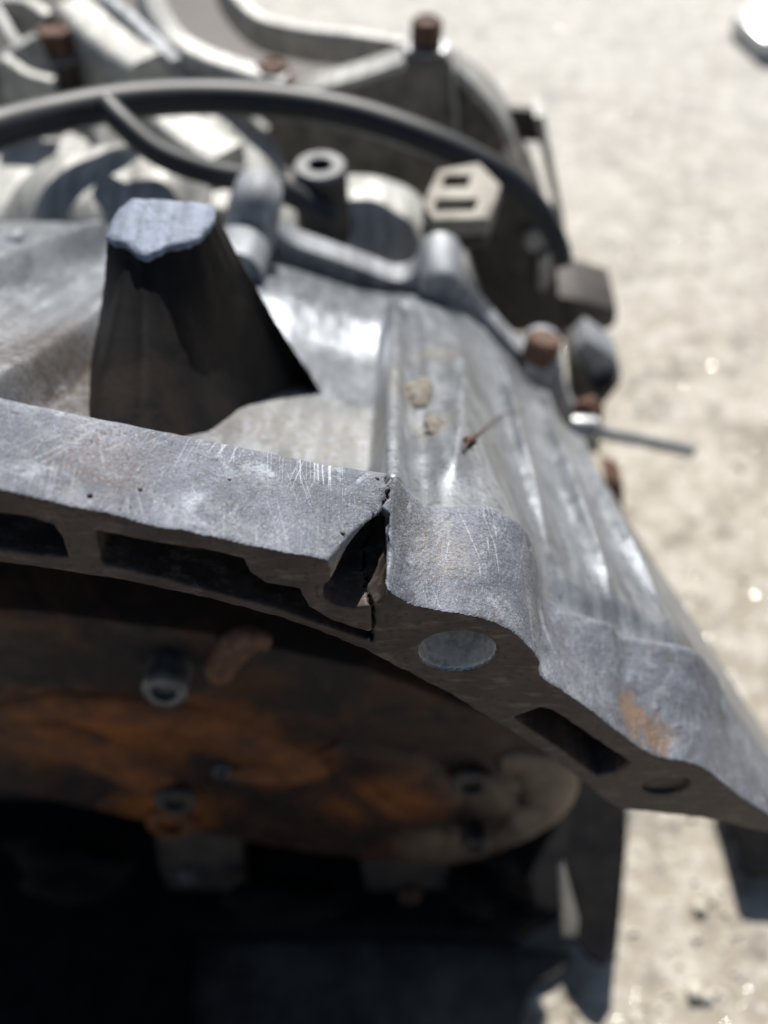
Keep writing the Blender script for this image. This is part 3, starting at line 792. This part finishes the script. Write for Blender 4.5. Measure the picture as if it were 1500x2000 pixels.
web('clamp_block', [(1120, 690), (1150, 664), (1205, 700), (1216, 745), (1160, 770), (1122, 750)], 236, 16, M_grey, 1.5)
web('clamp_foot', [(1112, 700), (1138, 720), (1165, 768), (1214, 748), (1180, 790), (1170, 890), (1120, 870)], 228, 20, M_dark, 1)
c = atT(1150, 800, 360); lathe('nut', tuple(c), (0.5, -0.4, 0.7), [(5, -4), (5, 3), (4, 4), (2, 4)], M_rust, trans, 6)
c = atT(1140, 835, 356); lathe('collar', tuple(c), (1, 0, -0.1), [(4.2, -5), (4.6, -3), (4.6, 4), (3.5, 5)], M_steel, trans, 28)
a_, b_ = atT(1120, 836, 446), atT(1352, 882, 462)
sweep('rod', [a_, (a_ * 0.5 + b_ * 0.5) + np.array([0, 0, 0.6]), b_], circ(2.9, 16), M_steel, trans)
web('lug', [(1180, 935), (1218, 950), (1218, 1000), (1190, 1000)], 190, 14, M_rust, 1)

# ---- left rear: ribs, arcs and strap seen past the hose
def strip(name, pts, t0, t1, hw, hh, mat): 
    n = len(pts)
    P = catmull([atT(a, b, t0 + (t1 - t0) * i / (n - 1)) for i, (a, b) in enumerate(pts)], 8)
    return sweep(name, P, rect(hw, hh, min(hw, hh) * 0.5), mat, trans)
strip('case_rim', [(285, -40), (300, 20), (335, 95), (390, 135), (480, 168), (560, 190)], 420, 405, 6, 9, M_pale)
strip('case_rim', [(430, -40), (455, 10), (510, 62), (600, 84), (700, 96), (790, 112)], 470, 440, 4, 8, M_pale)
strip('case_rim', [(185, 20), (240, 55), (300, 110), (350, 160)], 430, 400, 3, 10, M_grey)
strip('web_rib', [(-20, 20), (20, 90), (45, 130)], 400, 395, 2.5, 10, M_pale)
strip('web_rib', [(-20, 190), (40, 140), (90, 110)], 390, 396, 2.5, 10, M_pale)
strip('web_rib', [(10, 150), (60, 185), (110, 200)], 385, 385, 2.5, 10, M_pale)
strip('web_rib', [(-10, 40), (60, 45), (100, 70)], 410, 405, 3, 10, M_pale)
strip('curved_wall', [(150, 60), (200, 110), (250, 150), (300, 180)], 415, 392, 10, 14, M_pale)
strip('curved_wall', [(215, 250), (255, 320), (320, 372), (400, 400), (450, 405)], 345, 345, 9, 5, M_pale)
sweep('lower_hose', catmull([atT(*p) for p in [(205, 205, 318), (245, 246, 316), (310, 300, 316), (400, 335, 320), (500, 356, 326), (580, 385, 332), (650, 430, 336)]], 8), circ(4.2, 18), M_black, trans)
strip('curved_wall', [(320, 230), (390, 285), (445, 318)], 385, 372, 9, 5, M_pale)
prism('case_floor', pZ([(-260, -300), (330, -300), (430, -60), (520, 60), (700, 100), (780, 130), (640, 430), (300, 440), (-260, 440)], -150), (0, 0, -6), M_dark, trans, bev=1)
web('fin', [(-30, 510), (10, 470), (38, 462), (42, 505), (-30, 560)], 150, 5, M_grey, 1)

def lump(name, c, r, mat, parent=None, sq=(1, 1, 0.7), seed=0, lev=2, rough=0.35):
    bm = bmesh.new(); bmesh.ops.create_icosphere(bm, subdivisions=lev, radius=1.0)
    V = []
    for v in bm.verts:
        d = v.co.normalized(); k = 1 + rough * mnoise.noise(d * 1.4 + Vector((seed * 3.7, seed, 1))) + rough * 0.5 * mnoise.noise(d * 3.5 + Vector((seed, 5, seed)))
        V.append(np.array(c) + np.array([d.x * sq[0], d.y * sq[1], d.z * sq[2]]) * r * k)
    F = [tuple(v.index for v in f.verts) for f in bm.faces]; bm.free()
    return obj(name, V, F, mat, parent)
# ---- inside the bell mouth: rust-stained cover, bolts
cy = 44
cov = web('inner_cover', [(1103, 1470), (1107, 1530), (1090, 1580), (1050, 1630), (985, 1668), (900, 1692), (780, 1690), (620, 1672), (430, 1640), (250, 1602), (60, 1560), (-160, 1510),
                    (-160, 1180), (100, 1200), (400, 1240), (720, 1310), (900, 1380), (1040, 1430)], cy, 22, M_rustplate, 3)
def onC(a, b, y=cy - 1): return atY(a, b, y)
def cstrip(name, pts, r, mat, y=cy - 1, flat=0.6):
    P = catmull([onC(a, b, y) for a, b in pts], 8)
    n = len(P); s = list(0.35 + 0.65 * np.sin(np.linspace(0.12, math.pi - 0.12, n)) ** 0.6)
    return sweep(name, P, circ(r, 16, r * flat), mat, cov, up=(0, -1, 0), scale=s)
cstrip('cast_ridge', [(-60, 1400), (120, 1376), (260, 1384), (400, 1410), (520, 1458), (620, 1492)], 8.0, M_orange, cy, 0.42)
cstrip('cast_ridge', [(20, 1420), (130, 1440), (240, 1490), (330, 1550)], 11, M_orange, cy + 0.6, 0.3)
cstrip('cast_ridge', [(450, 1512), (550, 1505), (640, 1500)], 8.0, M_orange, cy, 0.4)
cstrip('cast_ridge', [(425, 1330), (440, 1285), (480, 1250), (525, 1258)], 5.0, M_rust, cy, 0.5)
cstrip('cast_ridge', [(640, 1450), (780, 1500), (860, 1580)], 15, M_rustplate, cy + 1, 0.3)
cstrip('cast_ridge', [(980, 1490), (1040, 1490), (1075, 1530), (1050, 1590), (990, 1640)], 9, M_tan, cy, 0.4)
def cbolt(name, px, py, r, h, mat, n=28, y=cy):
    c = atY(px, py, y); return lathe(name, tuple(c), (0, -1, 0.25), [(r, -3), (r, h - 1), (r * 0.85, h), (r * 0.55, h), (r * 0.5, h - 2.0), (0.1, h - 2.0)], mat, cov, n)
cbolt('bolt', 330, 1312, 5.6, 7, M_dullbolt, 28, cy - 3)
cbolt('bush', 345, 1545, 6.5, 5, M_dark); cbolt('bush', 335, 1595, 8.0, 4, M_orange)
cbolt('bolt', 435, 1495, 3.0, 3, M_dullbolt)
cbolt('stud', 920, 1510, 6.2, 5, M_dark); cbolt('stud', 925, 1612, 5.2, 9, M_dark, 6)
cbolt('bolt', 1022, 1558, 2.0, 3, M_dark)
cbolt('nut', 370, 1700, 4.0, 4, M_dullbolt, 6, 46); cbolt('nut', 800, 1735, 5, 5, M_rust, 6, 46); cbolt('nut', 420, 1750, 4, 4, M_dullbolt, 6, 46)
# dark wall of the bell behind the cover
web('inner_wall', [(-200, 1000), (1000, 1380), (1120, 1440), (1000, 1430), (930, 1594), (-200, 1596)], 84, 6, M_dark, 1)
web('lower_bracket', [(300, 1620), (470, 1630), (480, 1730), (450, 1770), (340, 1765), (310, 1700)], 46, 8, M_dark, 1.5)
web('lower_bracket', [(700, 1670), (880, 1680), (870, 1750), (800, 1774), (720, 1760)], 46, 8, M_dark, 1.5)
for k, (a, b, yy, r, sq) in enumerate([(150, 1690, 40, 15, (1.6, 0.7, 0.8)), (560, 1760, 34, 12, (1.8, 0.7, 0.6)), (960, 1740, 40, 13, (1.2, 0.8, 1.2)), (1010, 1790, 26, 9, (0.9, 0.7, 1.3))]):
    lump('shaded_lump', atY(a, b, yy), r, M_shade_black, trans, sq, k + 20, 3, 0.5)
web('tab', [(1088, 1690), (1102, 1690), (1130, 1800), (1128, 1830), (1098, 1828)], 20, 2.0, M_steel, 0.6)
# ---- black plates added under the bell, outlined from the ground shadow they imitate
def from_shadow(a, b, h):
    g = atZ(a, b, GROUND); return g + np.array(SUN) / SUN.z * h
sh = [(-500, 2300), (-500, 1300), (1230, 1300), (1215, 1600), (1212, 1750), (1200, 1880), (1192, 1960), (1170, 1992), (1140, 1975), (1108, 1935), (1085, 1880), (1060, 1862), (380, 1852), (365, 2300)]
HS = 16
pan = [from_shadow(a, b, HS) for a, b in sh]  # added plate's outline: ground shadow shifted towards the sun
prism('shadow_plate', pan, (0, 0, 4), M_shade_black, trans, bev=0.8)
prism('shade_block', pZ([(-400, 2200), (362, 2200), (384, 1838), (760, 1842), (1000, 1850), (1095, 1795), (1102, 1600), (-400, 1600)], GROUND + 3), (0, 0, 24), M_shade_black, trans, bev=2)  # black block added to keep the area under the bell dark
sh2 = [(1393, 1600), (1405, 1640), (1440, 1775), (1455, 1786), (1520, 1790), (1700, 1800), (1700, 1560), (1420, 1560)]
prism('side_shadow_plate', [from_shadow(a, b, 12) for a, b in sh2], (0, 0, 4), M_shade_black, trans, bev=0.8)  # black plate added where the right ground shadow falls, outlined from it

# ================================================================== GROUND
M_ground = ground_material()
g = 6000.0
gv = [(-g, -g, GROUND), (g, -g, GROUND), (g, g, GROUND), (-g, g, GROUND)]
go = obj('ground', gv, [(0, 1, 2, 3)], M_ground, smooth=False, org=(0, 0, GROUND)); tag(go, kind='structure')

M_stone = simple('pale_stone', (0.40, 0.36, 0.29), (0.58, 0.55, 0.48), 0.5, 0, 300, 0.4)
M_glint = simple('quartz_grit', (0.85, 0.85, 0.84), (0.95, 0.95, 0.94), 0.24, 1.0, 300, 0.0)
M_crumb = simple('dark_crumb', (0.03, 0.02, 0.016), (0.09, 0.055, 0.04), 0.8, 0, 900, 0.3)
M_clay = simple('dried_mud', (0.13, 0.115, 0.095), (0.26, 0.235, 0.20), 0.9, 0, 600, 0.5)
# pebbles one can pick out on the lit concrete
pebs = [(1365, 1775, 3.2, 'small pale pebble on the concrete below the dark shadow plate at right'),
        (1355, 1940, 3.6, 'pale pebble with a dark side near the bottom edge of the concrete'),
        (1380, 1950, 2.6, 'smaller pebble just right of the pale pebble near the bottom edge')]
for i, (a, b, r, lab) in enumerate(pebs):
    p = atZ(a, b, GROUND); o = lump('pebble', (p[0], p[1], p[2] + r * 0.45), r, M_stone, None, seed=i + 1); tag(o, lab, 'pebble', 'pebbles on the concrete')
# grit that nobody could count: many little stones and glints in one mesh
def scatter(name, mat, n, rmin, rmax, seed):
    rs = np.random.RandomState(seed); V = []; F = []
    bm = bmesh.new(); bmesh.ops.create_icosphere(bm, subdivisions=1, radius=1.0)
    bv = np.array([v.co[:] for v in bm.verts]); bf = [tuple(v.index for v in f.verts) for f in bm.faces]; bm.free()
    for _ in range(n):
        px, py = rs.uniform(840, 1600), rs.uniform(-80, 2050)
        p = atZ(px, py, GROUND); r = rmin + (rmax - rmin) * rs.rand() ** 3
        sc_ = np.array([1, rs.uniform(0.6, 1), rs.uniform(0.4, 0.8)]) * r
        k = 1 + 0.25 * rs.randn(len(bv), 1)
        b = len(V); V.extend(list(p + np.array([0, 0, r * 0.3]) + bv * k * sc_)); F.extend([tuple(q + b for q in f) for f in bf])
    o = obj(name, V, F, mat, None, smooth=False); tag(o, kind='stuff'); return o
tag(scatter('grit', M_stone, 1300, 0.4, 2.3, 3), 'fine pale grit strewn over the sunlit concrete', 'grit')
tag(scatter('quartz_grains', M_glint, 1100, 0.25, 0.8, 4), 'glinting quartz grains scattered in the sunlit concrete', 'grit')
M_shade_board = simple('shade_board', (0.060, 0.052, 0.045), (0.110, 0.096, 0.083), 0.9, 0.0, 60, 1.0, (0.15, 0.13, 0.11), 0.1)
bd = prism('added_board', pZ([(372, 1838), (700, 1836), (1000, 1848), (1120, 1864), (1092, 1900), (1046, 1922), (1022, 1975), (1010, 2200), (350, 2300)], GROUND + 6), (0, 0, -5.5), M_shade_board, None, bev=0.8)  # added to darken the shaded ground; straight edges read as a board
tag(bd, 'dim grey-brown board added to darken the shaded ground under the transmission at the bottom edge', 'added_board')
# broken plate on the ground, top right corner
P0 = [atZ(a, b, GROUND + 1) for a, b in [(1425, 62), (1470, 30), (1540, 0), (1600, 60), (1505, 118), (1480, 112)]]
M_shard = simple('pale_shard', (0.55, 0.56, 0.55), (0.72, 0.72, 0.70), 0.25, 0.1, 120, 0.3)
sd = prism('metal_shard', P0, (0, 0, 16), M_shard, None, bev=1.0)
tag(sd, 'pale flat metal shard lying on the concrete at the top right corner', 'scrap')

# ================================================================== loose dirt on the casting
p = onH(815, 785)
o = lump('dirt_clump', (p[0], p[1], p[2] + 1.2), 4.6, M_clay, None, (0.75, 1.35, 0.45), 4, 4, 0.5)
tag(o, 'flaky tan clump of dried dirt stuck to the sloping casting right of the straight ridge', 'dirt')
p = onH(848, 838)
o = lump('dirt_flake', (p[0], p[1], p[2] + 0.4), 2.2, M_clay, None, (0.8, 1.5, 0.35), 9, 3, 0.5)
tag(o, 'small thin tan dirt flake below the larger clump on the casting', 'dirt')
p = onH(916, 866)
o = lump('stone_crumb', (p[0], p[1], p[2] + 0.6), 1.3, M_rust, None, (1, 1, 0.9), 6, 2)
tag(o, 'tiny brown stone crumb resting on the ribbed side of the casting', 'stone')
P = [onH(*q) for q in [(905, 885), (918, 866), (945, 842), (975, 818), (1002, 806), (1022, 808)]]
o = sweep('fibre', catmull([p + np.array([0, 0, 0.5 + 0.5 * (i % 2)]) for i, p in enumerate(P)], 6), circ(0.22, 6), M_crumb)
tag(o, 'thin dark fibre lying across the ribs beside the tiny brown stone crumb', 'fibre')
# crumbs on the rim
def band_point(a, b):
    best = None
    for y in np.linspace(0.5, 19, 60):
        q = atY(a, b, y); s = y / float(yback(q[0]))
        zf = np.interp(q[0], [v[0] for v in FO], [v[2] for v in FO]); zb = np.interp(q[0], [v[0] for v in BO], [v[2] for v in BO])
        e = abs(q[2] - lerp(zf, zb, s))
        if best is None or e < best[0]: best = (e, q)
    return best[1]
for i, (a, b, r, m, lab) in enumerate([(669, 1041, 0.34, M_clay, 'tan crumb on the rim beside the broken notch'),
                        (737, 936, 0.30, M_crumb, 'dark crumb on the rim left of the crack'),
                        (273, 957, 0.30, M_crumb, 'dark sliver on the left of the rim, near its upper half'),
                        (447, 938, 0.30, M_crumb, 'brown crumb in the middle of the rim'),
                        (176, 968, 0.33, M_crumb, 'rusty crumb at the left of the rim near the front edge')]):
    q = band_point(a, b)
    o = lump('crumb', (q[0], q[1], q[2] + r * 0.3), r, m, None, (1.2, 0.9, 0.7), i + 11, 2); tag(o, lab, 'crumb', 'crumbs on the rim')
